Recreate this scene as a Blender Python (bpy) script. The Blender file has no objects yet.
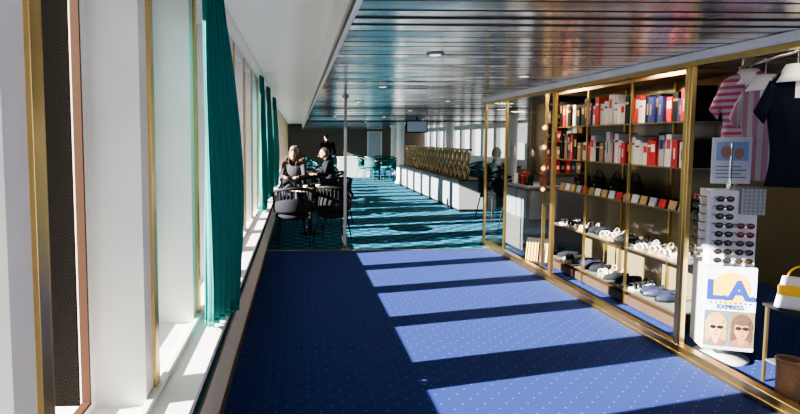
import bpy,math,random
from mathutils import Vector,Matrix,Euler
random.seed(7)
D=bpy.data; C=bpy.context.scene.collection; sc=bpy.context.scene
pi=math.pi

# ------------------------------------------------------------ materials
def mat(name,col,rough=.5,metal=0.,emis=0.,ecol=None,noise=0.,nscale=20.,bump=0.,spec=.5,bd=.01):
    m=D.materials.new(name); m.use_nodes=True; nt=m.node_tree; b=nt.nodes['Principled BSDF']
    b.inputs['Base Color'].default_value=(*col,1); b.inputs['Roughness'].default_value=rough
    b.inputs['Metallic'].default_value=metal; b.inputs['Specular IOR Level'].default_value=spec
    if emis: 
        b.inputs['Emission Color'].default_value=(*(ecol or col),1); b.inputs['Emission Strength'].default_value=emis
    if noise or bump:
        tc=nt.nodes.new('ShaderNodeTexCoord'); n=nt.nodes.new('ShaderNodeTexNoise'); n.inputs['Scale'].default_value=nscale; n.inputs['Detail'].default_value=3
        nt.links.new(tc.outputs['Object'],n.inputs['Vector'])
        if noise:
            r=nt.nodes.new('ShaderNodeMapRange'); r.inputs['To Min'].default_value=1-noise; r.inputs['To Max'].default_value=1+noise
            nt.links.new(n.outputs['Fac'],r.inputs['Value'])
            mx=nt.nodes.new('ShaderNodeVectorMath'); mx.operation='SCALE'; mx.inputs[0].default_value=col
            nt.links.new(r.outputs['Result'],mx.inputs['Scale']); nt.links.new(mx.outputs['Vector'],b.inputs['Base Color'])
        if bump:
            bp=nt.nodes.new('ShaderNodeBump'); bp.inputs['Strength'].default_value=bump; bp.inputs['Distance'].default_value=bd
            nt.links.new(n.outputs['Fac'],bp.inputs['Height']); nt.links.new(bp.outputs['Normal'],b.inputs['Normal'])
    return m
def glassmat(name,tint=(1,1,1),base=.03,edge=.6,rough=.0):
    m=D.materials.new(name); m.use_nodes=True; nt=m.node_tree; nt.nodes.clear()
    o=nt.nodes.new('ShaderNodeOutputMaterial'); mx=nt.nodes.new('ShaderNodeMixShader'); f=nt.nodes.new('ShaderNodeLayerWeight'); f.inputs['Blend'].default_value=.5
    pw=nt.nodes.new('ShaderNodeMath'); pw.operation='POWER'; pw.inputs[1].default_value=4.5
    ml=nt.nodes.new('ShaderNodeMath'); ml.operation='MULTIPLY_ADD'; ml.inputs[1].default_value=edge; ml.inputs[2].default_value=base
    nt.links.new(f.outputs['Facing'],pw.inputs[0]); nt.links.new(pw.outputs[0],ml.inputs[0])
    t=nt.nodes.new('ShaderNodeBsdfTransparent'); t.inputs['Color'].default_value=(*tint,1)
    g=nt.nodes.new('ShaderNodeBsdfGlossy'); g.inputs['Roughness'].default_value=rough
    nt.links.new(ml.outputs[0],mx.inputs[0]); nt.links.new(t.outputs[0],mx.inputs[1]); nt.links.new(g.outputs[0],mx.inputs[2]); nt.links.new(mx.outputs[0],o.inputs[0])
    return m
def stripes(name,c1,c2,scale,axis='Z',thr=.5,rough=.8):
    m=mat(name,c1,rough); nt=m.node_tree; b=nt.nodes['Principled BSDF']
    tc=nt.nodes.new('ShaderNodeTexCoord'); w=nt.nodes.new('ShaderNodeTexWave'); w.bands_direction=axis; w.inputs['Scale'].default_value=scale
    r=nt.nodes.new('ShaderNodeMath'); r.operation='GREATER_THAN'; r.inputs[1].default_value=thr
    mx=nt.nodes.new('ShaderNodeMix'); mx.data_type='RGBA'; mx.inputs['A'].default_value=(*c1,1); mx.inputs['B'].default_value=(*c2,1)
    nt.links.new(tc.outputs['Object'],w.inputs['Vector']); nt.links.new(w.outputs['Fac'],r.inputs[0]); nt.links.new(r.outputs[0],mx.inputs['Factor']); nt.links.new(mx.outputs['Result'],b.inputs['Base Color'])
    return m

WHITE=mat('white_paint',(.76,.75,.71),.45,noise=.14,nscale=4)
CREAM=mat('cream_panel',(.55,.55,.51),.5,noise=.05,nscale=4)
SOFF=mat('white_ceiling',(.84,.84,.82),.35,noise=.05,nscale=3)
BRASS=mat('brass',(.60,.43,.17),.28,1.,noise=.15,nscale=9)
BRASSD=mat('dark_brass',(.30,.22,.10),.35,.9)
BRONZE=mat('lattice_bronze',(.36,.26,.12),.5,.4,noise=.15,nscale=12)
CHROME=mat('chrome',(.7,.7,.72),.12,1.)
BLACK=mat('black_plastic',(.008,.008,.010),.6,spec=.2)
BLKFAB=mat('black_fabric',(.010,.011,.014),.85,noise=.3,nscale=60,spec=.2)
DKBROWN=mat('dark_brown',(.05,.032,.02),.4,noise=.2,nscale=8)
GASKET=mat('brown_gasket',(.07,.035,.02),.7,spec=.1)
HULL=mat('dark_exterior_paint',(.006,.005,.004),1.,spec=0.)
GREEN=mat('dark_green',(.01,.06,.05),.2)
TEAL=mat('teal_curtain',(.0,.165,.155),.75,noise=.2,nscale=30)
TEALUP=mat('teal_upholstery',(.0,.07,.08),.8,noise=.15,nscale=40)
GLASS=glassmat('clear_glass',(.93,.94,.93),.05,.7)
WGLASS=glassmat('window_glass',(.96,.97,.98),.015,.08)
LGREY=mat('light_grey',(.42,.44,.45),.4)
GREY=mat('mid_grey',(.2,.21,.22),.5)
SMOKE=mat('smoked_laminate',(.10,.10,.10),.1)
RED=mat('red_card',(.42,.02,.02),.45)
NAVY=mat('navy_card',(.02,.03,.12),.45)
CARDW=mat('white_card',(.60,.59,.56),.5)
TAN=mat('tan_card',(.32,.21,.10),.5)
PINK=mat('pink',(.6,.12,.25),.7)
YEL=mat('yellow',(.85,.46,.01),.5)
ORANGE=mat('orange',(.85,.28,.01),.5)
BLUE=mat('blue',(.008,.035,.24),.5)
SKIN=mat('skin',(.40,.21,.14),.5)
LEATHER=mat('brown_leather',(.06,.025,.012),.5)
LENS=mat('dark_lens',(.02,.015,.01),.08)
LAMP=mat('lamp_glow',(1,.85,.6),.5,emis=1.6,ecol=(1,.8,.5))
WARM=mat('warm_spot_glow',(1,.75,.4),.5,emis=5,ecol=(1,.55,.18))
PAPER=mat('self_glow_paper',(.8,.8,.78),.6,emis=.6,ecol=(1,1,.97))  # glow added so the unlit notice sheet reads bright; nothing lights it from behind
WHITECLOTH=mat('white_cloth',(.8,.8,.78),.8)
WICKER=mat('wicker',(.2,.11,.05),.7,noise=.4,nscale=70,bump=.5)

def carpet_blue():
    m=mat('blue_carpet',(.012,.035,.30),.95,spec=.1); nt=m.node_tree; b=nt.nodes['Principled BSDF']
    tc=nt.nodes.new('ShaderNodeTexCoord'); mp=nt.nodes.new('ShaderNodeMapping'); mp.inputs['Rotation'].default_value=(0,0,pi/4); mp.inputs['Scale'].default_value=(11,11,11)
    v=nt.nodes.new('ShaderNodeTexVoronoi'); v.voronoi_dimensions='2D'; v.inputs['Scale'].default_value=1; v.inputs['Randomness'].default_value=0
    l=nt.nodes.new('ShaderNodeMath'); l.operation='LESS_THAN'; l.inputs[1].default_value=.055
    n=nt.nodes.new('ShaderNodeTexNoise'); n.inputs['Scale'].default_value=180
    cr=nt.nodes.new('ShaderNodeMix'); cr.data_type='RGBA'; cr.inputs['A'].default_value=(.009,.018,.075,1); cr.inputs['B'].default_value=(.028,.050,.19,1)
    mx=nt.nodes.new('ShaderNodeMix'); mx.data_type='RGBA'; mx.inputs['B'].default_value=(.12,.16,.34,1)
    L=nt.links.new
    L(tc.outputs['Object'],mp.inputs['Vector']); L(mp.outputs[0],v.inputs['Vector']); L(v.outputs['Distance'],l.inputs[0])
    L(tc.outputs['Object'],n.inputs['Vector']); L(n.outputs['Fac'],cr.inputs['Factor']); L(cr.outputs['Result'],mx.inputs['A']); L(l.outputs[0],mx.inputs['Factor']); L(mx.outputs['Result'],b.inputs['Base Color'])
    bp=nt.nodes.new('ShaderNodeBump'); bp.inputs['Strength'].default_value=.4; bp.inputs['Distance'].default_value=.005; L(n.outputs['Fac'],bp.inputs['Height']); L(bp.outputs[0],b.inputs['Normal'])
    return m
def carpet_teal():
    m=mat('teal_carpet',(.0,.2,.25),.95,spec=.1); nt=m.node_tree; b=nt.nodes['Principled BSDF']; L=nt.links.new
    tc=nt.nodes.new('ShaderNodeTexCoord')
    mp=nt.nodes.new('ShaderNodeMapping'); mp.inputs['Rotation'].default_value=(0,0,pi/4); mp.inputs['Scale'].default_value=(4.4,4.4,1)
    L(tc.outputs['Object'],mp.inputs['Vector'])
    w1=nt.nodes.new('ShaderNodeTexVoronoi'); w1.voronoi_dimensions='2D'; w1.inputs['Scale'].default_value=1; w1.inputs['Randomness'].default_value=.0; w1.distance='MANHATTAN'
    n=nt.nodes.new('ShaderNodeTexNoise'); n.inputs['Scale'].default_value=12; n.inputs['Detail'].default_value=2
    L(mp.outputs[0],w1.inputs['Vector']); L(tc.outputs['Object'],n.inputs['Vector'])
    mu=nt.nodes.new('ShaderNodeMath'); mu.operation='MULTIPLY_ADD'; mu.inputs[1].default_value=.6; L(n.outputs['Fac'],mu.inputs[0]); L(w1.outputs['Distance'],mu.inputs[2])
    r=nt.nodes.new('ShaderNodeValToRGB'); r.color_ramp.elements[0].position=.60; r.color_ramp.elements[0].color=(.022,.14,.18,1)
    r.color_ramp.elements[1].position=.85; r.color_ramp.elements[1].color=(.008,.04,.08,1)
    L(mu.outputs[0],r.inputs[0]); L(r.outputs[0],b.inputs['Base Color'])
    return m
BCARP=carpet_blue(); TCARP=carpet_teal()
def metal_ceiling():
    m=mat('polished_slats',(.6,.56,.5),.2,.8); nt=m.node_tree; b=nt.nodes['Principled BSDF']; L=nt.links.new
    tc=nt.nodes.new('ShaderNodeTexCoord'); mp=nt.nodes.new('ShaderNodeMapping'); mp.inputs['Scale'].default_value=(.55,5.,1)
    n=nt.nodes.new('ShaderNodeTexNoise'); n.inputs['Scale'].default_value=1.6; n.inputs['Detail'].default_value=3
    r=nt.nodes.new('ShaderNodeValToRGB'); r.color_ramp.elements[0].position=.33; r.color_ramp.elements[0].color=(.52,.44,.34,1); r.color_ramp.elements[1].position=.62; r.color_ramp.elements[1].color=(.92,.88,.82,1)  # warm reflections painted into the slat colour as stretched brown-gold noise
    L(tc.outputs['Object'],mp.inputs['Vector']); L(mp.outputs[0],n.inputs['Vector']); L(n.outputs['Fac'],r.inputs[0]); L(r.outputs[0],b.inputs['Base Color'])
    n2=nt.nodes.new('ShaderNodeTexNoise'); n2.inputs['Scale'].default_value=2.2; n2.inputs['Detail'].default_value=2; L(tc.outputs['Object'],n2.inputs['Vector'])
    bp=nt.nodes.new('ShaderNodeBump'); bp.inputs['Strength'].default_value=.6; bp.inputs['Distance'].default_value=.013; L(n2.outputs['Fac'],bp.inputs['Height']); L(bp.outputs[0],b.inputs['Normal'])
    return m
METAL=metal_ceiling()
GROOVE=mat('groove_dark',(.01,.01,.01),.6)

# ------------------------------------------------------------ mesh builder
class MB:
    def __init__(s): s.v=[];s.f=[];s.m=[];s.s=[]
    def add(s,v,f,m=0,sm=False):
        o=len(s.v); s.v+= [tuple(p) for p in v]
        for q in f: s.f.append(tuple(o+i for i in q)); s.m.append(m); s.s.append(sm)
        return s
    def box(s,x0,x1,y0,y1,z0,z1,m=0,T=None):
        v=[Vector((x,y,z)) for z in(z0,z1) for y in(y0,y1) for x in(x0,x1)]
        if T: v=[T@p for p in v]
        return s.add(v,[(0,2,3,1),(4,5,7,6),(0,1,5,4),(2,6,7,3),(0,4,6,2),(1,3,7,5)],m)
    def tube(s,pts,r,n=10,m=0,closed=False,sm=True):
        P=[Vector(p) for p in pts]; k=len(P); R=r if isinstance(r,(list,tuple)) else [r]*k
        vs=[]; up=None
        for i in range(k):
            if closed: d=P[(i+1)%k]-P[i-1]
            else: d=P[min(i+1,k-1)]-P[max(i-1,0)]
            d.normalize()
            if up is None:
                up=d.orthogonal().normalized()
            else:
                up=(up-d*up.dot(d)); 
                if up.length<1e-5: up=d.orthogonal()
                up.normalize()
            w=d.cross(up)
            for j in range(n):
                a=2*pi*j/n; vs.append(P[i]+(up*math.cos(a)+w*math.sin(a))*R[i])
        f=[]
        for i in range(k if closed else k-1):
            for j in range(n):
                a=i*n+j; b=i*n+(j+1)%n; c=((i+1)%k)*n+(j+1)%n; d2=((i+1)%k)*n+j
                f.append((a,b,c,d2))
        s.add(vs,f,m,sm)
        if not closed:
            s.add(vs[:n],[tuple(reversed(range(n)))],m); s.add(vs[-n:],[tuple(range(n))],m)
        return s
    def cyl(s,p0,p1,r0,r1=None,n=16,m=0): return s.tube([p0,p1],[r0,r0 if r1 is None else r1],n,m)
    def lathe(s,prof,c=(0,0,0),n=24,m=0,sx=1,sy=1,sm=True):
        vs=[];f=[]
        for r,z in prof:
            for j in range(n):
                a=2*pi*j/n; vs.append((c[0]+r*sx*math.cos(a),c[1]+r*sy*math.sin(a),c[2]+z))
        for i in range(len(prof)-1):
            for j in range(n): f.append((i*n+j,i*n+(j+1)%n,(i+1)*n+(j+1)%n,(i+1)*n+j))
        s.add(vs,f,m,sm); s.add(vs[:n],[tuple(reversed(range(n)))],m); s.add(vs[-n:],[tuple(range(n))],m)
        return s
    def ell(s,c,r,n=14,k=8,m=0,T=None):
        vs=[];f=[]
        for i in range(k+1):
            t=-pi/2+pi*i/k; t=max(min(t,pi/2-.02),-pi/2+.02)
            for j in range(n):
                a=2*pi*j/n; p=Vector((r[0]*math.cos(t)*math.cos(a),r[1]*math.cos(t)*math.sin(a),r[2]*math.sin(t)))
                if T: p=T@p
                vs.append(Vector(c)+p)
        for i in range(k):
            for j in range(n): f.append((i*n+j,i*n+(j+1)%n,(i+1)*n+(j+1)%n,(i+1)*n+j))
        f.append(tuple(reversed(range(n)))); f.append(tuple(range(k*n,k*n+n)))
        return s.add(vs,f,m,True)
    def cap(s,a,b,ra,rb,n=10):
        s.tube([a,b],[ra,rb],n); s.ell(a,(ra,)*3,n,6); s.ell(b,(rb,)*3,n,6); return s
    def grid(s,fn,nu,nv,m=0,sm=True,wrap=False):
        vs=[fn(i/nu,j/nv) for j in range(nv+1) for i in range(nu+1)]
        f=[(j*(nu+1)+i,j*(nu+1)+i+1,(j+1)*(nu+1)+i+1,(j+1)*(nu+1)+i) for j in range(nv) for i in range(nu)]
        return s.add(vs,f,m,sm)
    def mesh(s,name,mats):
        me=D.meshes.new(name); me.from_pydata(s.v,[],s.f)
        for q in mats: me.materials.append(q)
        for i,p in enumerate(me.polygons): p.material_index=s.m[i]; p.use_smooth=s.s[i]
        me.update(); return me
    def obj(s,name,mats,parent=None,loc=(0,0,0),rotz=0,bevel=0,label=None,cat=None,group=None,kind=None,rot=None,solid=0):
        if not isinstance(mats,(list,tuple)): mats=[mats]
        o=D.objects.new(name,s.mesh(name,mats)); C.objects.link(o)
        o.location=loc; o.rotation_euler=rot if rot else (0,0,rotz)
        if parent: o.parent=parent
        if solid:
            q=o.modifiers.new('solid','SOLIDIFY'); q.thickness=solid; q.offset=0
        if bevel:
            q=o.modifiers.new('bevel','BEVEL'); q.width=bevel; q.segments=2; q.limit_method='ANGLE'; q.angle_limit=.7
        tag(o,label,cat,group,kind); return o
def tag(o,label=None,cat=None,group=None,kind=None):
    if label:o['label']=label
    if cat:o['category']=cat
    if group:o['group']=group
    if kind:o['kind']=kind
def thing(name,label,cat,loc=(0,0,0),rotz=0,group=None,kind=None):
    o=D.objects.new(name,None); C.objects.link(o); o.empty_display_size=.1; o.location=loc; o.rotation_euler=(0,0,rotz); tag(o,label,cat,group,kind); return o
def copyt(src,loc,rotz=None,label=None,parent=None,rot=None):
    n=src.copy(); C.objects.link(n)
    if parent is None:
        n.location=loc
        if rotz is not None: n.rotation_euler=(0,0,rotz)
        if rot is not None: n.rotation_euler=rot
        if label: n['label']=label
    else: n.parent=parent
    for ch in src.children: copyt(ch,None,parent=n)
    return n
def struct(name,label,mb,mats,bevel=0):
    o=mb.obj(name,mats,bevel=bevel,label=label,cat=name.split('_')[0].split('.')[0],kind='structure'); return o
def text(parent,name,body,size,loc,rot,m,ext=.001,bold=0.0,align='CENTER'):
    cu=D.curves.new(name,'FONT'); cu.body=body; cu.size=size; cu.extrude=ext; cu.align_x=align; cu.align_y='CENTER'; cu.offset=bold
    t=D.objects.new(name,cu); C.objects.link(t); bpy.context.view_layer.update()
    me=D.meshes.new_from_object(t.evaluated_get(bpy.context.evaluated_depsgraph_get())); D.objects.remove(t)
    me.materials.clear(); me.materials.append(m); o=D.objects.new(name,me); C.objects.link(o); o.parent=parent; o.location=loc; o.rotation_euler=rot; return o

# ------------------------------------------------------------ dimensions (metres; corridor runs along +Y)
XW=-.60; XS=-.43; XG=-.82; XR=2.75; HC=2.14; HW=2.46; YB=7.7; YE=34.; XH=7.5; SILL=.5
# floors
f=MB().box(XS,XH,-3,YB,-.1,0); struct('floor','royal blue carpet with a grid of tiny pale dots',f,BCARP)
f=MB().box(XS,XH,YB,YE,-.1,0); struct('floor.001','patterned teal and navy lounge carpet',f,TCARP)
f=MB().box(XS,XR+.05,YB-.025,YB+.025,0,.006); struct('trim_1','dark metal strip where the carpets meet',f,BRASSD)
# left wall : solid below sill, piers, head
openings=[1.32+1.0*k for k in range(-4,32)]; OW=.84
w=MB(); w.box(-1.0,XS-.02,-3,YE,-.1,SILL-.03,1); w.box(-1.0,XW,-3,YE,2.38,HW+.1,0)
prev=-3
for y in openings+[YE]:
    w.box(XG-.025,XW,prev,y,SILL-.03,2.38,0); w.box(-1.0,XG-.025,prev,y,SILL-.03,2.38,2); prev=y+OW
struct('wall_left','white window wall with deep piers between tall windows',w,[WHITE,CREAM,HULL])
s=MB().box(-1.0,XS+.012,-3,YE,SILL-.03,SILL); s.box(XW,XW+.03,-3,YE,SILL,SILL+.025)
struct('trim_2','white painted window sill ledge',s,WHITE,bevel=.004)
s=MB().box(XS-.02,XS-.002,-3,YE,SILL-.13,SILL-.031,0); s.box(XS-.02,XS+.002,-3,YE,SILL-.14,SILL-.128,1)
struct('trim_3','dark green strip with brass edge below the sill',s,[GREEN,BRASS])
s=MB(); y=-3.
while y<YE-.8:
    s.box(XS-.02,XS,y+.004,y+.716,.07,SILL-.145); y+=.72
struct('trim_4','cream metal panels below the window sill',s,CREAM,bevel=.004)
s=MB().box(XS-.02,XS+.004,-3,YE,0,.065); struct('baseboard_left','dark baseboard along the window wall',s,BRASSD)
for i,y in enumerate(openings):
    if y<0: continue
    b=MB().box(XW-.004,XW+.014,y-.055,y-.002,SILL+.026,2.44); b.box(XW-.10,XW+.014,y-.002,y+.006,SILL+.026,2.37)
    struct('trim_%d'%(10+i),'brass strip on the edge of the window pier',b,BRASS,bevel=.002)
for i,y in enumerate(openings):
    g=MB(); t=.03; tf=.045
    g.box(XG-.02,XG+.02,y,y+t,SILL,2.38,0); g.box(XG-.02,XG+.02,y+OW-tf,y+OW,SILL,2.38,0); g.box(XG-.02,XG+.02,y+t,y+OW-tf,SILL,SILL+t,0); g.box(XG-.02,XG+.02,y+t,y+OW-tf,2.38-t,2.38,0)
    q=.012
    g.box(XG-.01,XG+.022,y+t,y+t+q,SILL+t,2.38-t,1); g.box(XG-.01,XG+.022,y+OW-tf-q,y+OW-tf,SILL+t,2.38-t,1)
    g.box(XG-.01,XG+.022,y+t+q,y+OW-tf-q,SILL+t,SILL+t+q,1); g.box(XG-.01,XG+.022,y+t+q,y+OW-tf-q,2.38-t-q,2.38-t,1)
    g.add([(XG,y+t+q,SILL+t+q),(XG,y+OW-tf-q,SILL+t+q),(XG,y+OW-tf-q,2.38-t-q),(XG,y+t+q,2.38-t-q)],[(0,1,2,3)],2)
    struct('window_%d'%(i+1),'tall narrow window with white frame and brown gasket',g,[WHITE,GASKET,WGLASS])
# ceilings
c=MB().box(-1.0,.30,-3,YE,HW,HW+.1); struct('ceiling','smooth white raised ceiling beside the windows',c,SOFF)
c=MB(); y=-3.; P=.17
c.box(.27,XH,-3,YE,HC+.025,HW+.1,1)
while y<YE:
    a=random.uniform(-.004,.004); z0=HC+a; z1=HC-a
    c.add([(.27,y,HC+.024),(.27,y+.002,z0),(.27,y+P-.016,z1),(.27,y+P-.014,HC+.024),(XH,y,HC+.024),(XH,y+.002,z0),(XH,y+P-.016,z1),(XH,y+P-.014,HC+.024)],
          [(0,1,5,4),(1,2,6,5),(2,3,7,6)],0)
    for q in (-1,-3): c.m[q]=1
    y+=P
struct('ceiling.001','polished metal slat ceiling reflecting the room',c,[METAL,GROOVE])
s=MB().box(.245,.272,-3,YE,HC-.015,HW,0); s.box(.23,.245,-3,YE,HC-.015,HC+.02,1); struct('trim_5','fascia edge between white and metal ceilings',s,[WHITE,BRASSD])
# right shop front
s=MB().box(XR-.06,XR+.02,-1,8.16,HC-.055,HC-.002); struct('trim_6','ivory ceiling beam above the shop glass',s,WHITE,bevel=.004)
s=MB().box(XR-.02,XR+.03,-1,8.16,HC-.09,HC-.055); struct('trim_7','brass head rail above the shop glass',s,BRASS)
s=MB().box(XR-.03,XR+.04,-1,8.16,0,.075,0); s.box(XR-.045,XR-.03,-1,8.16,0,.03,0); struct('baseboard_right','brass base rail of the shop glass',s,BRASS,bevel=.004)
posts=[(1.6,.035),(3.88,.035),(5.95,.028),(7.33,.014),(8.14,.02)]
for i,(y,wd) in enumerate(posts):
    s=MB().box(XR-.016,XR+.02,y-wd,y+wd,.075,HC-.09); 
    if wd>.025: s.box(XR-.022,XR-.016,y-wd*.35,y+wd*.35,.075,HC-.09)
    struct('trim_%d'%(50+i),'brass upright post of the shop glazing',s,BRASS,bevel=.004)
for i in (2,3):
    y0=posts[i][0]+posts[i][1]; y1=posts[i+1][0]-posts[i+1][1]
    g=MB().add([(XR,y0,.075),(XR,y1,.075),(XR,y1,HC-.09),(XR,y0,HC-.09)],[(0,1,2,3)])
    struct('window_%d'%(40+i),'large clear shop window pane',g,GLASS)
g=MB().box(XR+.04,3.4,8.12,8.18,0,.07,0); g.add([(XR+.03,8.15,.07),(3.4,8.15,.07),(3.4,8.15,HC),(XR+.03,8.15,HC)],[(0,1,2,3)],1)
struct('window_45','end glass pane of the shop',g,[BRASS,GLASS])
s=MB().box(3.4,XH,8.1,8.22,0,HC); struct('wall_shop','brown end wall of the shop',s,DKBROWN)
s=MB().box(5.0,5.1,-1,8.1,0,HC); struct('wall_shop_back','olive brown back wall of the shop',s,mat('olive_wall',(.10,.085,.045),.5,noise=.15,nscale=3))
# far walls
s=MB(); s.box(XH,XH+.15,-3,YE,0,.85,0); s.box(XH,XH+.15,-3,YE,1.95,HC+.1,0)
y=-3.
s.box(XH,XH+.15,-3,9,.85,1.95,0); y=9.
while y<YE:
    s.box(XH,XH+.15,y,y+.35,.85,1.95,0); y+=1.5
struct('wall_right','white hull wall with wide windows',s,WHITE)
s=MB().box(-1.0,XH+.15,YE,YE+.15,-.1,HW+.1,0); struct('wall_far','warm brown end wall of the lounge',s,mat('far_wall',(.11,.075,.05),.5,noise=.2,nscale=2))
s=MB().box(4.2,5.1,YE-.06,YE,0,2.0,0); s.box(4.28,5.02,YE-.08,YE-.06,.05,1.95,1); struct('door_1','light panelled door in the lounge end wall',s,[WHITE,LGREY])
# columns
for i,(x,y) in enumerate([(3.6,19.6),(5.2,13.5),(5.3,19.5),(4.2,24.5)]):
    s=MB().lathe([(.17,0),(.17,.08),(.13,.09),(.13,2.04),(.17,2.05),(.17,HC)],(x,y,0),20); struct('trim_%d'%(60+i),'round white lounge column',s,WHITE)
# pole at carpet edge
p=thing('partition_pole','slim dark metal floor to ceiling pole at carpet edge','pole',(.66,7.78,0))
MB().box(-.02,.02,-.012,.012,.02,HC-.03).obj('pole_shaft',mat('gunmetal',(.12,.12,.12),.3,.8),p,bevel=.003); MB().lathe([(.06,0),(.06,.012),(.025,.022)]).obj('base_flange',BRASSD,p); MB().lathe([(.025,HC-.03),(.05,HC-.015),(.05,HC-.001)]).obj('top_flange',BRASSD,p)

# ------------------------------------------------------------ curtains
def curtain(y0,y1,xa,xb,folds,label,ztop=2.44,zb=.53):
    o=thing('curtain',label,'curtain',(0,y0,0)); L=y1-y0
    def fn(u,v):
        z=zb+(ztop-zb)*v; pinch=1-.25*math.sin(v*pi*.5)**4
        amp=.022+.012*math.sin(v*5+1)
        return (xa+(xb-xa)*u*(.72+.28*math.sin(v*3.0)-.42*v*v)+amp*math.sin(u*folds*2*pi+.5*math.sin(v*4)), L*u*pinch+.01*math.sin(u*folds*4*pi+1), z)
    MB().grid(fn,folds*12,24).obj('drape',TEAL,o,solid=.004)
    def hem(u,v):
        a=fn(u,0); return (a[0],a[1],zb-.012+.03*v)
    MB().grid(hem,folds*12,2).obj('hem',TEAL,o,solid=.007)
    return o
curtain(3.02,3.38,-.50,-.325,6,'long pleated teal curtain drawn beside the near windows')
curtain(7.95,8.4,-.53,-.46,5,'long pleated teal curtain beside the lounge windows')
curtain(9.6,10.2,-.53,-.44,5,'long pleated teal curtain beside the lounge windows')
curtain(12.0,12.6,-.53,-.42,5,'long pleated teal curtain beside the lounge windows')
r=thing('curtain_rail','white curtain rail fixed under the raised ceiling','curtain rail',(-.5,2.6,HW))
MB().box(-.012,.012,0,12,-.022,0).obj('track',WHITE,r)

# ------------------------------------------------------------ downlights
d0=thing('downlight','small round recessed ceiling light with chrome ring','ceiling light',(.95,6.3,HC-.003),group='recessed ceiling lights')
MB().lathe([(.06,.003),(.06,-.006),(.045,-.008),(.042,.002)],n=24).obj('trim_ring',GREY,d0); MB().lathe([(.04,-.009),(.035,-.012),(.01,-.014)],n=20).obj('lamp_lens',LAMP,d0)
for x,y in [(2.1,5.2),(.95,3.9),(.95,8.8),(.95,11.5),(.95,14.5),(2.3,8.6),(2.3,11.5),(2.3,15),(3.8,10),(3.8,13),(3.8,17),(2.3,19),(5.2,11),(5.4,16)]:
    copyt(d0,(x,y,HC-.003))

# ------------------------------------------------------------ chairs / tables
def tub_chair(loc,rotz,label,fab,group,frame=BLACK,low=False):
    o=thing('tub_chair',label,'chair',loc,rotz,group)
    MB().lathe([(.02,.40),(.23,.40),(.252,.425),(.252,.45),(.23,.475),(.02,.485)],n=28).obj('seat',fab,o)
    b=MB()
    def arc(z,r,a0=-20,a1=200,n=20): return [(r*math.cos(math.radians(a)),-r*math.sin(math.radians(a)),z) for a in [a0+(a1-a0)*i/n for i in range(n+1)]]
    A=[]
    for i,p in enumerate(arc(.84,.29)):
        t=abs(i-10)/10; A.append((p[0],p[1],.85-.15*t**2))
    b.tube(A,.024,10); b.tube(arc(.50,.262),.010,8)
    for i in range(1,20):
        p=arc(.5,.262)[i]; b.tube([p,A[i]],.010,6)
    b.obj('backrest',frame,o)
    pad=MB(); hh=.2 if low else .28
    pad.grid(lambda u,v:((.268+.012*math.sin(v*pi))*math.cos(math.radians(12+156*u)),-(.268+.012*math.sin(v*pi))*math.sin(math.radians(12+156*u)),.50+(hh-.08*(2*u-1)**2)*v),20,6)
    pad.obj('back_pad',fab,o,solid=.03)
    for sx in(-1,1):
        for sy in(-1,1):
            MB().tube([(sx*.17,sy*.17,.41),(sx*.2,sy*.2,.22),(sx*.235,sy*.235,0)],[.012,.011,.009],8).obj('leg',frame,o)
    MB().tube([(.19*math.cos(2*pi*i/24),.19*math.sin(2*pi*i/24),.395) for i in range(24)],.010,8,closed=True).obj('seat_ring',frame,o)
    return o
ch=tub_chair((-.08,8.15,0),.1,'black round-backed tub chair beside the window tables',BLKFAB,'black lounge chairs',low=True)
for x,y,r in [(.52,8.35,-.35),(-.06,11.4,pi-.2),(.7,11.9,pi/2+.2),(-.1,12.9,.1),(.65,13.1,-.3),(-.05,14.4,pi),(.75,14.5,pi+.3),(3.85,10.9,-pi/2+.4),(4.5,9.9,.6),(3.8,9.5,2.2),(.25,10.05,2.9),(.7,10.3,.4)]:
    copyt(ch,(x,y,0),r)
tb=thing('round_table','round dark cafe table on a single pedestal','table',(.2,9.15,0),group='round lounge tables')
MB().lathe([(.02,.70),(.34,.70),(.35,.71),(.35,.725),(.34,.735),(.02,.735)],n=32).obj('table_top',DKBROWN,tb)
MB().lathe([(.35,.709),(.354,.712),(.354,.724),(.35,.727)],n=32).obj('edge_band',BRASSD,tb)
MB().cyl((0,0,.03),(0,0,.70),.03).obj('pedestal',BLACK,tb); MB().lathe([(.22,0),(.22,.015),(.05,.035),(.03,.06)],n=28).obj('base',BLACK,tb)
for x,y in [(.3,13.75),(.3,16.3),(3.1,21.2),(4.9,14.6),(5.0,17.8),(4.5,10.7)]: copyt(tb,(x,y,0))
tc=tub_chair((2.75,20.6,0),-.8,'teal upholstered lounge tub chair',TEALUP,'teal lounge chairs',frame=TEALUP)
for x,y,r in [(3.5,20.7,.8),(2.6,21.8,-2.4),(3.5,21.9,2.5),(3.4,23.2,0),(.2,15.5,0),(.3,17.2,pi),(1.3,24.3,1),(4.4,14.1,-.8),(5.4,14.2,.9),(4.5,15.4,-2.2),(5.4,15.3,2.4),(4.5,17.2,-.8),(5.5,17.4,.8),(4.6,18.6,-2.3),(.1,18.8,0),(.2,20.4,pi),(2.4,24.6,.5),(5.6,11.8,1.2)]:
    copyt(tc,(x,y,0),r)
def cup(loc):
    o=thing('coffee_cup','small white coffee cup on the cafe table','cup',loc,group='coffee cups'); MB().lathe([(.02,0),(.03,.01),(.036,.06),(.033,.06),(.02,.012)],n=16).obj('cup_body',CARDW,o)
    MB().tube([(.034+.014*math.sin(pi*i/6),0,.015+.035*i/6) for i in range(7)],.003,6).obj('handle',CARDW,o); return o
c0=cup((.12,9.1,.735)); copyt(c0,(.33,9.25,.735),1.)
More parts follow.
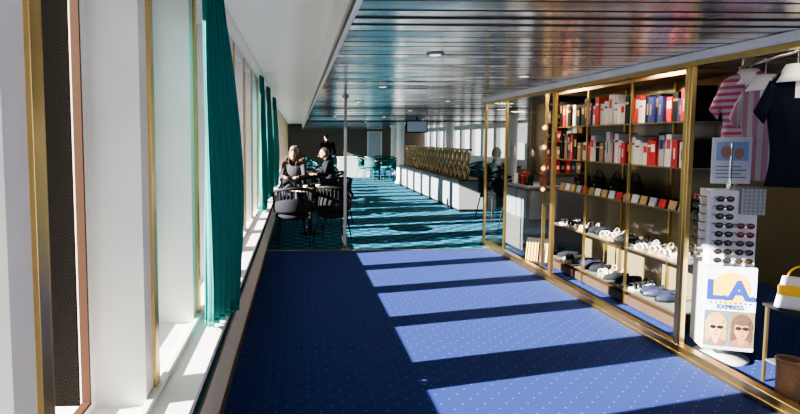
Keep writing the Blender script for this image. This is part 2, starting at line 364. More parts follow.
# ------------------------------------------------------------ lounge dividers
dv=thing('lounge_divider','low grey divider topped with gold-brown hourglass lattice','divider',(3.4,11.7,0))
MB().box(0,.55,0,7.0,.06,.66,0).box(-.006,0,.04,2.2,.1,.62,1).box(-.006,0,2.3,4.6,.1,.62,1).box(-.006,0,4.7,6.95,.1,.62,1).obj('body',[GREY,mat('divider_panel',(.20,.215,.235),.4)],dv,bevel=.006)
MB().box(.02,.53,.02,6.98,0,.06).obj('plinth',BLACK,dv); MB().box(-.02,.57,-.02,7.02,.66,.69).obj('ledge',DKBROWN,dv,bevel=.005)
MB().box(.15,.27,0,7.0,1.3,1.34).obj('top_rail',BRONZE,dv,bevel=.004)
bm=MB()
for zz in (.69,.995):
    for sg in (-1,1):
        pts=[(.21,sg*(.012+.14*math.sin(pi*i/10)),zz+.305*i/10) for i in range(11)]
        bm.tube(pts,.032,8)
b0=bm.obj('baluster',BRONZE,dv,loc=(0,.2,0))
for i in range(1,19):
    q=b0.copy(); C.objects.link(q); q.parent=dv; q.location=(0,.2+.366*i,0)
dv2=thing('planter_box','long white planter box in the lounge','planter',(1.6,22.4,0)); 
MB().box(0,1.3,0,.4,.0,.8,0).obj('body',LGREY,dv2,bevel=.01); MB().box(-.02,1.32,-.02,.42,.8,.83).obj('rim',WHITE,dv2,bevel=.004)
mo=thing('ceiling_monitor','small dark monitor hung from the lounge ceiling','monitor',(3.3,15.5,1.72)); 
MB().box(-.3,.3,0,.06,0,.34).obj('housing',BLACK,mo,bevel=.008); MB().box(-.27,.27,-.004,0,.03,.31).obj('screen',mat('screen_glow',(.1,.15,.2),.2,emis=.2,ecol=(.5,.6,.8)),mo); MB().cyl((0,.03,.34),(0,.03,HC-1.722),.02).obj('mount',BLACK,mo)

# ------------------------------------------------------------ people
def lerp(a,b,t): return tuple(a[i]+(b[i]-a[i])*t for i in range(3))
def person(label,loc,rotz,J,top,bottom,hair,longhair):
    o=thing('person',label,'person',loc,rotz)
    mb=MB(); seg=[]
    def S(a,b,ra,rb,k,real=True):
        if real: mb.cap(a,b,ra,rb)
        seg.append((Vector(a),Vector(b),(ra+rb)/2,k))
    pel,ch,nk,hd=J['pelvis'],J['chest'],J['neck'],J['head']
    mb.ell(pel,(.165,.125,.12),16,10); mb.ell(lerp(pel,ch,.5),(.14,.105,.16),16,10); mb.ell(ch,(.175,.115,.17),16,10)
    S(pel,lerp(pel,ch,.25),.12,.12,2,False); S(lerp(pel,ch,.3),lerp(ch,nk,.6),.13,.13,1,False)
    S(lerp(ch,nk,.5),hd,.052,.05,0)
    T=Euler((0,0,J.get('headturn',0))).to_matrix()
    mb.ell(hd,(.074,.094,.112),18,12,T=T); mb.ell(Vector(hd)+T@Vector((0,.03,-.06)),(.052,.06,.05),12,8,T=T)
    n0=Vector(hd)+T@Vector((0,.088,.01)); n1=Vector(hd)+T@Vector((0,.112,-.02)); mb.cap(n0,n1,.01,.014,8)
    for sg in(-1,1): mb.ell(Vector(hd)+T@Vector((sg*.076,-.005,-.01)),(.012,.02,.03),8,6,T=T)
    seg.append((Vector(hd)+Vector((0,0,-.05)),Vector(hd)+Vector((0,0,.05)),.1,0))
    for sd in ('L','R'):
        sh,el,wr,ha=J['sh'+sd],J['el'+sd],J['wr'+sd],J['ha'+sd]
        S(lerp(ch,sh,.5),sh,.07,.062,1); S(sh,el,.058,.045,1); S(el,lerp(el,wr,.85),.043,.032,1); S(lerp(el,wr,.85),wr,.027,.026,0)
        d=(Vector(ha)-Vector(wr)).normalized(); side=d.cross(Vector((0,0,1)));
        if side.length<.1: side=Vector((0,1,0))
        side.normalize(); dn=side.cross(d).normalized()
        if dn.z>0: dn=-dn
        S(wr,ha,.026,.026,0); mb.ell(Vector(lerp(wr,ha,.75)),(.036,.036,.02),10,8); 
        for i,l in enumerate((.06,.072,.068,.052)):
            a=Vector(ha)+side*(-.03+.02*i); b=a+d*l*.55; e=b+(d*.75+dn*.65).normalized()*l*.5
            S(a,b,.0105,.0098,0); S(b,e,.0098,.0085,0)
        a=Vector(lerp(wr,ha,.4))-side*.028*1; b=a+(d*.7-side*.7).normalized()*.035; e=b+d*.03; S(a,b,.013,.011,0); S(b,e,.011,.009,0)
        hp,kn,an,to=J['hp'+sd],J['kn'+sd],J['an'+sd],J['to'+sd]
        S(pel,hp,.11,.1,2); S(hp,kn,.088,.062,2); S(kn,an,.058,.042,2); S(an,to,.043,.034,3)
        he=(an[0],an[1]-.03,an[2]-.04); S(he,to,.035,.03,3)
    tmp=D.objects.new('tmp',mb.mesh('tmp',[SKIN])); C.objects.link(tmp)
    r=tmp.modifiers.new('r','REMESH'); r.mode='VOXEL'; r.voxel_size=.009
    q=tmp.modifiers.new('s','SMOOTH'); q.iterations=3; q.factor=.5
    me=D.meshes.new_from_object(tmp.evaluated_get(bpy.context.evaluated_depsgraph_get())); D.objects.remove(tmp)
    me.materials.clear()
    for m in (SKIN,top,bottom,BLACK): me.materials.append(m)
    for p in me.polygons:
        c=p.center; best=9;bk=1
        for a,b,rr,k in seg:
            ab=b-a; t=max(0,min(1,(c-a).dot(ab)/max(ab.length_squared,1e-9))); dd=(c-(a+ab*t)).length-rr
            if dd<best: best=dd;bk=k
        p.material_index=bk; p.use_smooth=True
    me.name='body'; bo=D.objects.new('body',me); C.objects.link(bo); bo.parent=o
    hb=MB()
    def hf(u,v):
        a=2*pi*u; front=max(0,math.sin(a)); low=-.5+1.2*front**.5 if not longhair else -1.0+1.7*front**.5
        t=pi/2-(pi/2-max(low,-.9))*v; ex=0
        p=Vector((.083*math.cos(t)*math.cos(a),(.103*math.cos(t))*math.sin(a)-.008,.122*math.sin(t)))
        if longhair and v>.7 and front<.3: p.z-=(v-.7)*.4
        return Vector(hd)+T@p
    hb.grid(hf,28,12).obj('hair',hair,o,solid=.012)
    for sg in(-1,1): MB().ell(Vector(hd)+T@Vector((sg*.03,.088,.018)),(.012,.008,.008),8,6).obj('eye',BLACK,o)
    MB().ell(Vector(hd)+T@Vector((0,.09,-.055)),(.024,.008,.006),10,6).obj('mouth',mat('lips',(.4,.1,.09),.5),o)
    return o
def seated(lean=0,turn=0):
    J=dict(pelvis=(0,-.03,.58),chest=(0,-.03+lean,.93),neck=(0,-.01+lean*1.3,1.12),head=(0,.03+lean*1.5,1.27-lean*.25),headturn=turn)
    for s,n in((1,'R'),(-1,'L')):
        J['sh'+n]=(s*.19,-.02+lean,1.04); J['el'+n]=(s*.23,.08+lean,.80); J['wr'+n]=(s*.13,.30+lean*.5,.80); J['ha'+n]=(s*.10,.38+lean*.5,.80)
        J['hp'+n]=(s*.09,.02,.565); J['kn'+n]=(s*.12,.42,.54); J['an'+n]=(s*.12,.43,.10); J['to'+n]=(s*.13,.58,.045)
    return J
def standing():
    J=dict(pelvis=(0,0,.95),chest=(0,.02,1.28),neck=(0,.03,1.47),head=(0,.06,1.61),headturn=.3)
    for s,n in((1,'R'),(-1,'L')):
        J['sh'+n]=(s*.2,.02,1.40); J['el'+n]=(s*.26,-.02,1.12); J['wr'+n]=(s*.2,.18,1.0); J['ha'+n]=(s*.15,.26,1.0)
        J['hp'+n]=(s*.09,0,.9); J['kn'+n]=(s*.11,.03+.05*s,.49); J['an'+n]=(s*.12,-.02+.1*s,.09); J['to'+n]=(s*.14,.12+.1*s,.045)
    return J
HBR=mat('brown_hair',(.07,.035,.02),.7); HGR=mat('grey_hair',(.2,.19,.18),.7); HBK=mat('dark_hair',(.02,.015,.012),.5)
DKTOP=mat('dark_jacket',(.010,.011,.015),.9,spec=.1); GRTOP=mat('grey_cardigan',(.045,.043,.045),.9,spec=.1); JEAN=mat('denim',(.02,.03,.07),.85); RTOP=mat('brown_jumper',(.07,.03,.022),.9,spec=.1)
person('seated woman with brown hair in a grey cardigan',(-.06,11.37,.0),pi-.2,seated(.12,.2),GRTOP,JEAN,HBR,True)
person('seated person in a dark jacket leaning over table',(.7,11.88,0),pi/2+.2,seated(.08,.1),DKTOP,DKTOP,HBK,False)
person('seated person in a brown jumper by the window',(-.1,12.88,0),.1,seated(.02,2.4),RTOP,JEAN,HGR,False)
person('seated person in a grey top facing the near tables',(-.05,14.38,0),pi,seated(.02,.1),GRTOP,JEAN,HBR,False)
person('standing person in dark clothes beside the cafe tables',(.95,17.8,0),.5,standing(),DKTOP,DKTOP,HBK,False)
person('seated person in a dark jacket near the divider',(3.85,10.9,0),-pi/2+.4,seated(.03,.1),DKTOP,DKTOP,HBR,False)

# ------------------------------------------------------------ shop : shelf unit
U=thing('display_shelf_unit','brass framed display shelving with glass shelves behind glass','shelf',(3.05,4.3,0))
W=2.3; DP=.4; LV=[.15,.55,.97,1.32,1.69]
for y in (0,.76,1.53,W):
    for x in (0,DP): MB().box(x-.01,x+.01,y-.01,y+.01,0,2.06).obj('upright',BRASS,U)
for z in LV: MB().box(-.005,DP,.013,W-.013,z-.012,z,0).box(-.012,-.005,.013,W-.013,z-.012,z+.002,1).obj('shelf',[mat('shelf_glass',(.16,.18,.16),.08),BRASSD],U)
MB().box(DP+.013,DP+.03,-.02,W+.02,.02,2.06).obj('back_panel',mat('back_panel',(.12,.10,.055),.12),U); MB().box(-.012,DP+.012,-.012,W+.012,2.06,2.09).obj('top_cap',BRASSD,U); MB().box(.0,DP,.013,W-.013,.02,.1).obj('plinth',DKBROWN,U)
def carton(x,y,z,w,h,d,cm,bm,label,rz=0,nm='carton',cat='box',gr='upright cartons on the upper shelves'):
    b=MB(); b.box(0,d,0,w,0,h,0)
    k=random.choice((0,1,2))
    if k==0: b.box(-.0012,0,w*.12,w*.88,h*.55,h*.85,1)
    elif k==1: b.box(-.0012,0,w*.1,w*.9,h*.7,h*.78,1)
    else: b.box(-.0012,0,w*.38,w*.62,h*.3,h*.7,1)
    return b.obj(nm,[cm,bm],loc=(x,y,z),rotz=rz,label=label,cat=cat,group=gr)
GOLD=mat('gold_foil',(.6,.42,.15),.3,.8)
pal={'w':(CARDW,RED,'white carton with red label'),'W':(CARDW,NAVY,'white carton with navy label'),'r':(RED,CARDW,'red carton with white label'),'n':(NAVY,GOLD,'navy carton with gold label'),'k':(BLACK,GOLD,'black carton with gold label'),'t':(TAN,CARDW,'tan carton with pale label'),
 'o':(LEATHER,GOLD,'brown carton with gold label'),'p':(mat('pale_grey_card',(.4,.4,.4),.5),NAVY,'pale grey carton with navy mark')}
def row(z,seq,y1=2.27,y0=.03,hs=(.2,.29)):
    n=len(seq); y=y0; step=(y1-y0)/n
    for ch_ in seq:
        w=step*random.uniform(.8,.95); h=random.uniform(*hs); m1,m2,l=pal[ch_]
        yy=y+(step-w)/2
        carton(3.05+.03+random.uniform(0,.05),4.3+yy,z,w,h,.2,m1,m2,l+' standing on the display shelf'); y+=step
row(1.69,'krnkrnknkwrrkwWpwWwrwnkknkwktrk',hs=(.19,.3)); row(1.32,'kWrwWprrwWwkrwWrpWtkwrkwtkrnktk',hs=(.19,.3))
# shoes
def shoe(loc,rotz,um,sm,label,group,L=.24,slant=0):
    o=thing('shoe',label,'shoe',loc,rotz,group)
    def prof(t): return .023+.015*math.sin(pi*min(1,t*1.1))+.010*math.exp(-((t-.72)/.18)**2)
    s=MB(); n=14
    vs=[]
    for i in range(n+1):
        t=i/n; w=prof(t)*(1 if 0<t<1 else .5); 
        for sg in(-1,1):
            vs.append((L*(t-.5),sg*w,0)); vs.append((L*(t-.5),sg*w,.016 if t>.35 else .024))
    f=[]
    for i in range(n):
        a=i*4;b=a+4; f+=[(a,b,b+2,a+2),(a+1,a+3,b+3,b+1),(a,a+1,b+1,b),(a+2,b+2,b+3,a+3)]
    f+=[(0,2,3,1),(n*4,n*4+1,n*4+3,n*4+2)]
    s.add(vs,f); s.obj('sole',sm,o)
    u=MB()
    def fn(a,t):
        w=prof(t)*.97*(1 if .02<t<.98 else .6); hh=(.055-.015*t if t<.45 else .048*(1-(t-.45)/.55)**.6+.014)*(1 if t>.02 else .9)
        an=pi*a; return (L*(t-.5)*.98,w*math.cos(an),.018+hh*math.sin(an)**.7)
    u.grid(fn,12,14); u.obj('upper',um,o)
    MB().ell((-L*.22,0,.063),(.05,.019,.010),12,6).obj('collar',BLACK,o)
    return o
def sandal(loc,rotz,um,sm,label,group):
    o=thing('sandal',label,'sandal',loc,rotz,group); L=.24
    s=MB(); n=12; vs=[]
    for i in range(n+1):
        t=i/n; w=.022+.014*math.sin(pi*t)+.01*math.exp(-((t-.72)/.18)**2); w*= .6 if t in(0,1) else 1; lift=.03*(1-t)**2
        for sg in(-1,1): vs+= [(L*(t-.5),sg*w,0 if t<.3 or t>.6 else .004),(L*(t-.5),sg*w,.02+lift)]
    f=[]
    for i in range(n):
        a=i*4;b=a+4; f+=[(a,b,b+2,a+2),(a+1,a+3,b+3,b+1),(a,a+1,b+1,b),(a+2,b+2,b+3,a+3)]
    f+=[(0,2,3,1),(n*4,n*4+1,n*4+3,n*4+2)]
    s.add(vs,f).obj('sole',sm,o)
    for x0 in (.02,.065): 
        MB().grid(lambda a,t:(x0+.03*t,.04*math.cos(pi*a),.016+.045*math.sin(pi*a)),12,2).obj('strap',um,o,solid=.004)
    MB().grid(lambda a,t:(-.085+.015*t-.02*math.sin(pi*a),.032*math.cos(pi*a),.035+.05*math.sin(pi*a)),12,2).obj('heel_strap',um,o,solid=.003)
    return o
s1=shoe((3.2,4.5,.55),pi,mat('off_white_canvas',(.34,.33,.31),.7),GREY,'off-white slip-on shoe on the display shelf','shoes on display shelves')
s2=shoe((3.2,4.65,.15),pi,mat('navy_leather',(.02,.025,.05),.4),BLACK,'navy leather shoe on the display shelf','shoes on display shelves')
s3=shoe((3.2,4.5,.97),pi,BLKFAB,BLACK,'black shoe on the display shelf','shoes on display shelves')
d1=sandal((3.2,4.64,.55),pi,CARDW,TAN,'white strappy sandal on the display shelf','sandals on display shelves')
d2=sandal((3.2,6.45,.55),pi,BLKFAB,LGREY,'black strappy sandal on the display shelf','sandals on display shelves')
y=4.80; i=0
while y<6.4:
    src=[d1,d2,s1,d1,s3][(i//2)%5]; copyt(src,(3.2+random.uniform(-.04,.04),y,.55),pi+random.uniform(-.3,.3)); y+=.115; i+=1
y=4.8; i=0
while y<6.5:
    copyt([s2,d2,s3,d1,s3][(i//2)%5],(3.2+random.uniform(-.04,.04),y,.15),pi+random.uniform(-.3,.3))
    y+=.12; i+=1
for k,y in enumerate([4.63,4.9,5.03]): copyt(s3,(3.2,y,.97),pi+.1*k)
# bags
def bag(loc,rotz,m,label,group='handbags on display shelves',w=.26,h=.17,d=.1,hm=None):
    o=thing('handbag',label,'bag',loc,rotz,group)
    def fn(u,v):
        a=2*pi*u; ca,sa=math.cos(a),math.sin(a); k=1-.25*v
        x=w/2*k*(abs(ca)**.4)*(1 if ca>0 else -1); yy=d/2*(1-.7*v)*(abs(sa)**.5)*(1 if sa>0 else -1)
        return (x,yy,h*v+.002)
    b=MB(); b.grid(fn,24,8); b.obj('bag_body',m,o,solid=.004)
    MB().box(-w*.45,w*.45,-d/2-.006,-d/2+.002,h*.45,h*.78).obj('flap',hm or m,o,bevel=.003)
    MB().tube([(w*.28*math.cos(pi*i/12),0,h*.97+.08*math.sin(pi*i/12)) for i in range(13)],.006,8).obj('handle',hm or m,o)
    MB().ell((0,-d/2-.008,h*.5),(.01,.005,.01),10,6).obj('clasp',BRASS,o)
    return o
bg=bag((3.26,5.3,.97),-pi/2,BLKFAB,'small black handbag on the display shelf')
for y in (5.62,5.95,6.28): copyt(bg,(3.26,y,.97))
for k in range(9):
    y=5.15+.15*k; MB().ell((0,0,.022),(.035,.07,.022),14,8).obj('sunglasses_case',[[BLACK,TAN,NAVY][k%3]],loc=(3.15,y,.97),rotz=random.uniform(-.3,.3),label=['black','tan','navy'][k%3]+' oval sunglasses case on the display shelf',cat='case',group='sunglasses cases on the shelf')
for k in range(17):
    y=4.36+.128*k; m1=[CARDW,TAN,RED,LGREY,GOLD][k%5]; nm=['white','tan','red','grey','gold'][k%5]
    Tt=Matrix.Rotation(.25,4,'Y')
    MB().box(0,.012,-.045,.045,0,.075,T=Tt).box(-.0015,0,-.006,.006,.02,.04,T=Tt).obj('wallet',[m1],loc=(3.065,y,.9705),label=nm+' wallet propped at the display shelf edge',cat='wallet',group='wallets on the shelf',bevel=.002)
# warm spotlights on the post at the end of the shelving
SP=thing('spotlight_strip','brass strip carrying small warm round spotlights','spotlight strip',(2.96,6.62,0))
MB().box(-.02,.02,-.012,.012,0,2.1).obj('strip',BRASSD,SP)
for z in (.95,1.2,1.45,1.68): 
    MB().lathe([(.014,0),(.03,.02),(.036,.05),(.032,.05)],n=16).obj('lamp_cup',BRASS,SP,loc=(-.02,-.012,z),rot=(pi/2,0,-.5)); MB().ell((-.042,-.05,z),(.022,.022,.022),12,8).obj('bulb',WARM,SP)

# wall shelf far end of shop with bottles/books + counter
V=thing('wall_shelf_cabinet','dark wall cabinet with open shelves at shop end','cabinet',(3.45,7.78,0))
MB().box(0,1.3,.28,.3,1.05,2.05).obj('back_panel',DKBROWN,V)
for z in (1.05,1.27,1.5,1.77,2.03): MB().box(0,1.3,0,.28,z,z+.02).obj('shelf',BRASSD,V)
for x in (0,.64,1.28): MB().box(x,x+.02,0,.28,1.05,2.05).obj('side_panel',BRASSD,V)
MB().box(0,1.3,.02,.3,0,1.05).obj('base_cabinet',SMOKE,V,bevel=.006)
for k,z in enumerate((1.07,1.29,1.52,1.79)):
    x=3.5
    while x<4.68:
        if abs(x+.03-4.1)>.05:
            m1,m2,l=pal[random.choice('krrokwtn')]; b=MB().box(-.03,.03,0,.14,0,random.uniform(.13,.19),0).box(-.018,.018,-.001,0,.05,.1,1)
            b.obj('book',[m1,m2],loc=(x+.03,7.82,z),label=l.replace('carton','book')+' on the wall cabinet',cat='book',group='books on the wall cabinet')
        x+=.075
ct=thing('shop_counter','smoked grey display counter with glossy panels inside the shop','counter',(3.0,7.2,0)); MB().box(0,.42,0,.75,.06,.9,0).box(-.004,0,.03,.36,.5,.87,1).box(-.004,0,.39,.72,.5,.87,1).box(-.004,0,.03,.72,.1,.46,0).box(.03,.39,-.004,0,.5,.87,1).obj('body',[SMOKE,GREY],ct,bevel=.004); MB().box(-.03,.45,-.03,.78,.9,.935).obj('counter_top',GREY,ct,bevel=.006); MB().box(.03,.39,.03,.72,0,.06).obj('plinth',BLACK,ct)
for k,(x,y) in enumerate([(3.02,7.25),(3.02,7.4),(3.04,7.55),(3.02,7.72),(3.2,7.22),(3.3,7.22)]):
    m1,m2,l=pal['krowrn'[k]]; carton(x,y,.935,.08,.14+.03*(k%3),.07,m1,m2,l.replace('carton','perfume box')+' on the counter',nm='perfume_box',gr='perfume boxes on the counter')
# notice taped flat on the shop glass
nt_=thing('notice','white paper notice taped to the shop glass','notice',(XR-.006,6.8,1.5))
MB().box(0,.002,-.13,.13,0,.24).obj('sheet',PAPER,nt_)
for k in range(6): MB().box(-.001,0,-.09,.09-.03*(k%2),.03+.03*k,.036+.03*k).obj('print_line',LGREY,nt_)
# magazine rack
mr=thing('magazine_rack','low sloping rack on the shop floor','rack',(2.97,6.75,0),-.55)
TL=Matrix.Rotation(-.45,4,'X')
MB().box(-.16,.16,0,.015,0,.34,0,T=TL).box(-.16,.16,-.05,0,.0,.02).obj('rack_board',BLACK,mr); MB().box(-.16,-.15,0,.15,0,.02).box(.15,.16,0,.15,0,.02).obj('foot',BLACK,mr)
MZ=stripes('striped_cover',(.85,.5,.01),(.02,.02,.02),9,'X',.6)
for k,x in enumerate((-.085,.085)):
    o=MB().box(-.07,.07,-.012,0,.03,.27,0,T=TL).obj('magazine',[MZ],loc=(2.97,6.75,0),rotz=-.55,label='yellow and black magazine on the low rack',cat='magazine',group='magazines on the rack')
    o.location=Vector((2.97,6.75,.0))+Euler((0,0,-.55)).to_matrix()@Vector((x,-.002,.004))

# ------------------------------------------------------------ sunglasses stand
RZ=-.32; GX,GY=3.0,3.8
G=thing('sunglasses_stand','white revolving sunglasses stand with photo panel','display stand',(GX,GY,0),RZ)
MB().lathe([(.17,0),(.17,.02),(.05,.035),(.03,.05)],n=32).obj('base',LGREY,G); MB().cyl((0,0,.04),(0,0,1.52),.018).obj('pole',CHROME,G)
PW=mat('stand_white',(.56,.59,.63),.4)
bd=MB(); bd.box(-.155,.155,-.12,.12,.09,.68,0).obj('lower_body',LGREY,G,bevel=.008)
MB().box(-.14,.14,-.10,.10,.68,1.20).obj('display_panel',PW,G,bevel=.006)
MB().box(.03,.17,-.13,.04,1.04,1.22,0).obj('mesh_box',GREY,G,bevel=.004)
gr=MB()
for k in range(7): gr.box(.03,.17,-.133,-.13,1.05+.026*k,1.053+.026*k)
for k in range(6): gr.box(.035+.025*k,.038+.025*k,-.134,-.131,1.04,1.22)
gr.obj('wire_mesh',LGREY,G)
MB().box(-.11,.12,-.015,.015,1.24,1.56,0).obj('header_board',[PW],G,bevel=.002)
hb_=MB().box(-.09,.10,-.0165,-.015,1.40,1.53,0); hb_.ell((-.03,-.0175,1.46),(.035,.0005,.045),14,6,1); hb_.ell((.045,-.0175,1.45),(.03,.0005,.04),14,6,1)
for k in range(4): hb_.box(-.09,.09-.03*(k%2),-.0165,-.015,1.28+.025*k,1.288+.025*k,2)
hb_.obj('poster_print',[mat('poster_blue',(.25,.38,.52),.5),SKIN,GREY],G)
pn=MB().box(-.15,.15,-.104,-.1,.11,.67).obj('photo_panel',PW,G,loc=(0,-.02,0))
MB().lathe([(.115,0),(.115,.002)],n=36).obj('logo_sun',YEL,pn,loc=(.0,-.104,.525),rot=(pi/2,0,0))
text(pn,'logo_lettering','L.A.',.185,(0,-.109,.51),(pi/2,0,0),BLUE,.001,.007)
dt=MB()
for k in range(9): dt.ell((-.115+.029*k,-.1075,.428),(.006,.0008,.006),10,6)
dt.obj('logo_dots',BLUE,pn)
text(pn,'logo_lettering','EXPRESS',.042,(0,-.107,.398),(pi/2,0,0),BLUE,.001,.001)
SK2=mat('printed_skin',(.33,.17,.10),.5); SK3=mat('printed_skin_light',(.5,.3,.2),.5)
for x,z,hc,bg2,sk in((-.075,.235,mat('printed_blond_hair',(.4,.25,.08),.6),(.10,.14,.18),SK3),(.075,.235,HBR,(.16,.12,.08),SK2)):
    MB().box(x-.073,x+.073,-.1062,-.104,.12,.37).obj('photograph',mat('photo_background',bg2,.4),pn)
    fc=MB()
    def pe(cx,cz,rx,rz,yy,m): fc.ell((x+cx,yy,z+cz),(rx,.0006,rz),20,8,m)
    pe(0,.03,.066,.092,-.1070,1); pe(-.045,-.03,.02,.06,-.1070,1); pe(.045,-.03,.02,.06,-.1070,1)
    pe(0,-.085,.055,.03,-.1075,4); pe(0,-.06,.02,.04,-.1078,0)
    pe(0,.01,.044,.062,-.1086,0); pe(0,-.02,.034,.045,-.1090,0); pe(0,.062,.046,.022,-.1094,1)
    pe(-.021,.02,.019,.013,-.1105,2); pe(.021,.02,.019,.013,-.1105,2); fc.box(x-.005,x+.005,-.111,-.110,z+.022,z+.026,2)
    pe(.002,-.004,.005,.014,-.1102,4); pe(0,-.031,.014,.0045,-.1102,3)
    fc.obj('printed_face',[sk,hc,LENS,mat('printed_lips',(.35,.06,.05),.5),mat('printed_shade',(.22,.10,.06),.6)],pn)
sg=MB()
for s in(-1,1):
    sg.ell((s*.028,0,0),(.022,.004,.017),14,6,1); sg.tube([(s*.028+.023*math.cos(2*pi*i/16),0,.018*math.sin(2*pi*i/16)) for i in range(16)],.0028,6,0,closed=True)
    sg.tube([(s*.05,0,.008),(s*.05,.03,.008),(s*.049,.05,.004)],.0025,6)
sg.tube([(-.008,0,.004),(0,-.002,.007),(.008,0,.004)],.003,6)
gme=[sg.mesh('sunglasses',[m,LENS]) for m in (BLACK,LEATHER,CARDW,RED)]
RM=Euler((0,0,RZ)).to_matrix()
def glasses(p,rz):
    k=random.choice([0,0,0,1,1,3]); o=D.objects.new('sunglasses',gme[k]); C.objects.link(o); o.location=Vector((GX,GY,0))+RM@Vector(p); o.rotation_euler=(0,0,RZ+rz)
    tag(o,['black','brown','white','red'][k]+' framed sunglasses hung on the revolving stand','sunglasses','sunglasses on the stand')
for r_ in range(8):
    z=.725+.06*r_
    for c_ in range(2 if r_<5 else 1):
        glasses((-.07+.125*c_,-.152,z),0)
    glasses((-.195,-.0,z),-pi/2)
for r_ in range(8):
    z=.717+.06*r_
    for x in ((-.07,.055) if r_<5 else (-.07,)): MB().box(x-.006,x+.006,-.155,-.1,z,z+.005).obj('peg',CHROME,G)
    MB().box(-.2,-.14,-.006,.006,z,z+.005).obj('peg',CHROME,G)

# ------------------------------------------------------------ shirts on rail
RL=thing('clothes_rail','chrome garment rail hung from the shop ceiling','rail',(0,0,0))
MB().cyl((3.36,4.22,2.09),(2.98,3.12,2.09),.012).obj('bar',CHROME,RL)
for x,y in ((3.34,4.16),(2.995,3.17)): MB().cyl((x,y,2.09),(x,y,HC),.008).obj('hanger_rod',CHROME,RL)
def shirt(loc,rotz,m,cm,label,w=.21,h=.78,dd0=.05):
    hg=thing('coat_hanger','wooden coat hanger hooked over the garment rail','hanger',(loc[0],loc[1],0),rotz,'coat hangers')
    zt=loc[2]
    MB().tube([(-w*.92,0,zt-.075),(-.03,0,zt-.02),(.03,0,zt-.02),(w*.92,0,zt-.075)],.01,8).obj('hanger_bar',TAN,hg)
    MB().tube([(0,0,zt-.02),(0,0,2.07)]+[(.017*math.sin(a)*1,0,2.087-.017*math.cos(a)) for a in [.4,1.,1.6,2.4,3.14,4.,4.6]],.0035,6).obj('hook',CHROME,hg)
    o=thing('polo_shirt',label,'shirt',loc,rotz,'shirts on the garment rail')
    def fn(u,v):
        a=2*pi*u; z=-h*(1-v)
        if v<.86: k=1-.06*math.sin(v*pi); ww=w*k; dd=dd0
        else:
            t=(v-.86)/.14; ww=w*(1-t)+.06*t; dd=dd0*(1-t)+.04*t; z=-h*.14*(1-t)*(1-.45*t)-.012*t
        wv=1+.25*math.sin(a*7+v*3)*(1-v)
        return (ww*math.cos(a)+.015*math.sin(v*7),dd*wv*math.sin(a),z)
    MB().grid(fn,56,26).obj('shirt_body',m,o,solid=.003)
    for s in(-1,1):
        def sl(u,v):
            a=2*pi*u; r=.055+.012*v
            return (s*(w*.82+.07*v)+s*r*.35*math.cos(a)*1.2,r*.55*math.sin(a),-.115-.2*v+r*math.cos(a)*.6)
        MB().grid(sl,20,6).obj('sleeve',m,o,solid=.003)
    MB().grid(lambda u,v:((.055+.055*(1-v))*math.cos(2*pi*u),(.045+.04*(1-v))*math.sin(2*pi*u),-.10+.11*v),24,3).obj('collar',cm,o,solid=.004)
    MB().box(-.012,.012,-dd0-.008,-dd0-.003,-.2,-.1).obj('button_placket',cm,o)
    return o
PS=stripes('pink_stripes',(.42,.39,.40),(.42,.05,.17),6.5,'Z',.5)
PS2=stripes('pale_pink_stripes',(.40,.37,.38),(.36,.17,.22),5,'X',.5)
shirt((3.30,4.05,2.05),-.75,PS,WHITECLOTH,'pink and white striped polo shirt on a hanger',w=.16,h=.55,dd0=.07)
NK=mat('navy_knit',(.006,.008,.018),.85,spec=.15)
shirt((3.077,3.40,2.0),-.6,NK,WHITECLOTH,'navy polo shirt with white collar on a hanger',w=.13,h=.75)
shirt((3.215,3.80,1.98),-.9,PS2,WHITECLOTH,'long pale pink and white garment hanging between shirts',w=.12,h=.72)
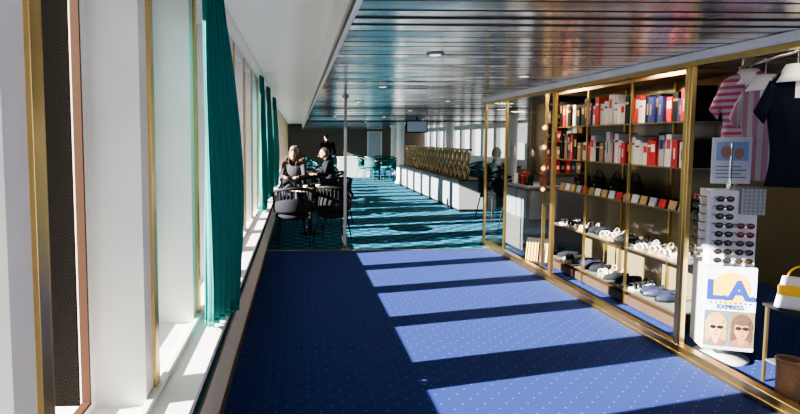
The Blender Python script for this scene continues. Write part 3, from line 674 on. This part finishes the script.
# display table, bag, basket
DT=thing('display_table','small dark topped display table behind shop glass','table',(3.18,3.25,0))
MB().box(-.22,.27,-.22,.17,.49,.51).obj('table_top',BLACK,DT,bevel=.004)
for x in (-.2,.25):
    for y in (-.2,.15): MB().box(x-.008,x+.008,y-.008,y+.008,0,.49).obj('leg',BRASSD,DT)
MB().box(-.2,.25,-.2,.15,.14,.15).obj('lower_shelf',SMOKE,DT)
bag((3.08,3.27,.51),-.75,CARDW,'white and yellow beach bag on the display table','bags on the display table',w=.26,h=.19,d=.13,hm=YEL)
bk=thing('wicker_basket','brown wicker basket on the floor behind glass','basket',(2.87,3.10,0))
MB().lathe([(.05,.0),(.06,.08),(.062,.2),(.065,.26),(.055,.26),(.05,.1),(.04,.02)],n=28,).obj('basket_body',WICKER,bk); MB().tube([(.063*math.cos(2*pi*i/24),.063*math.sin(2*pi*i/24),.265) for i in range(24)],.008,8,closed=True).obj('rim',WICKER,bk)

# ------------------------------------------------------------ outside
sea=MB().add([(-400,-400,-9),(-1.5,-400,-9),(-1.5,400,-9),(-400,400,-9)],[(0,1,2,3)])
sea.obj('sea',mat('sea_water',(.008,.02,.03),.9,spec=.05),label='calm blue sea beyond the ship windows',cat='sea',kind='stuff')
# ------------------------------------------------------------ lights
w=D.worlds.new('sky'); sc.world=w; w.use_nodes=True; bg_=w.node_tree.nodes['Background']; bg_.inputs[0].default_value=(.97,.97,1,1); bg_.inputs[1].default_value=2.2
su=D.lights.new('sun','SUN'); su.energy=56; su.angle=.009; su.color=(1,.95,.88); so=D.objects.new('sun',su); C.objects.link(so); so.rotation_euler=Vector((1,.25,-.41)).to_track_quat('-Z','Y').to_euler()
def ar(x,y,z,e,col=(1,.85,.62),s=.3):
    l=D.lights.new('lamp','AREA'); l.shape='DISK'; l.size=s; l.energy=e; l.color=col; o=D.objects.new('lamp_light',l); C.objects.link(o); o.location=(x,y,z)
for x,y,e in [(.95,11.5,8),(2.3,11.5,8),(3.8,17,15),(2.3,19,15),(5.2,11,10),(2.5,26,25)]: ar(x,y,HC-.03,e,(1,.88,.7))
for x,y,e in [(2.92,6.3,22),(2.92,4.7,22),(3.0,3.1,4),(3.9,5.5,14),(3.3,7.3,18)]: ar(x,y,HC-.02,e)
sc.view_settings.look='AgX - Medium High Contrast'
# ------------------------------------------------------------ camera
cd=D.cameras.new('camera'); cd.sensor_width=36; cd.lens=25.2; cd.shift_x=.1065; cd.shift_y=-.0325; cd.clip_start=.02; cd.clip_end=1000
co=D.objects.new('camera',cd); C.objects.link(co); co.location=(0,0,1.55); co.rotation_euler=(pi/2-.075,0,-.03); sc.camera=co
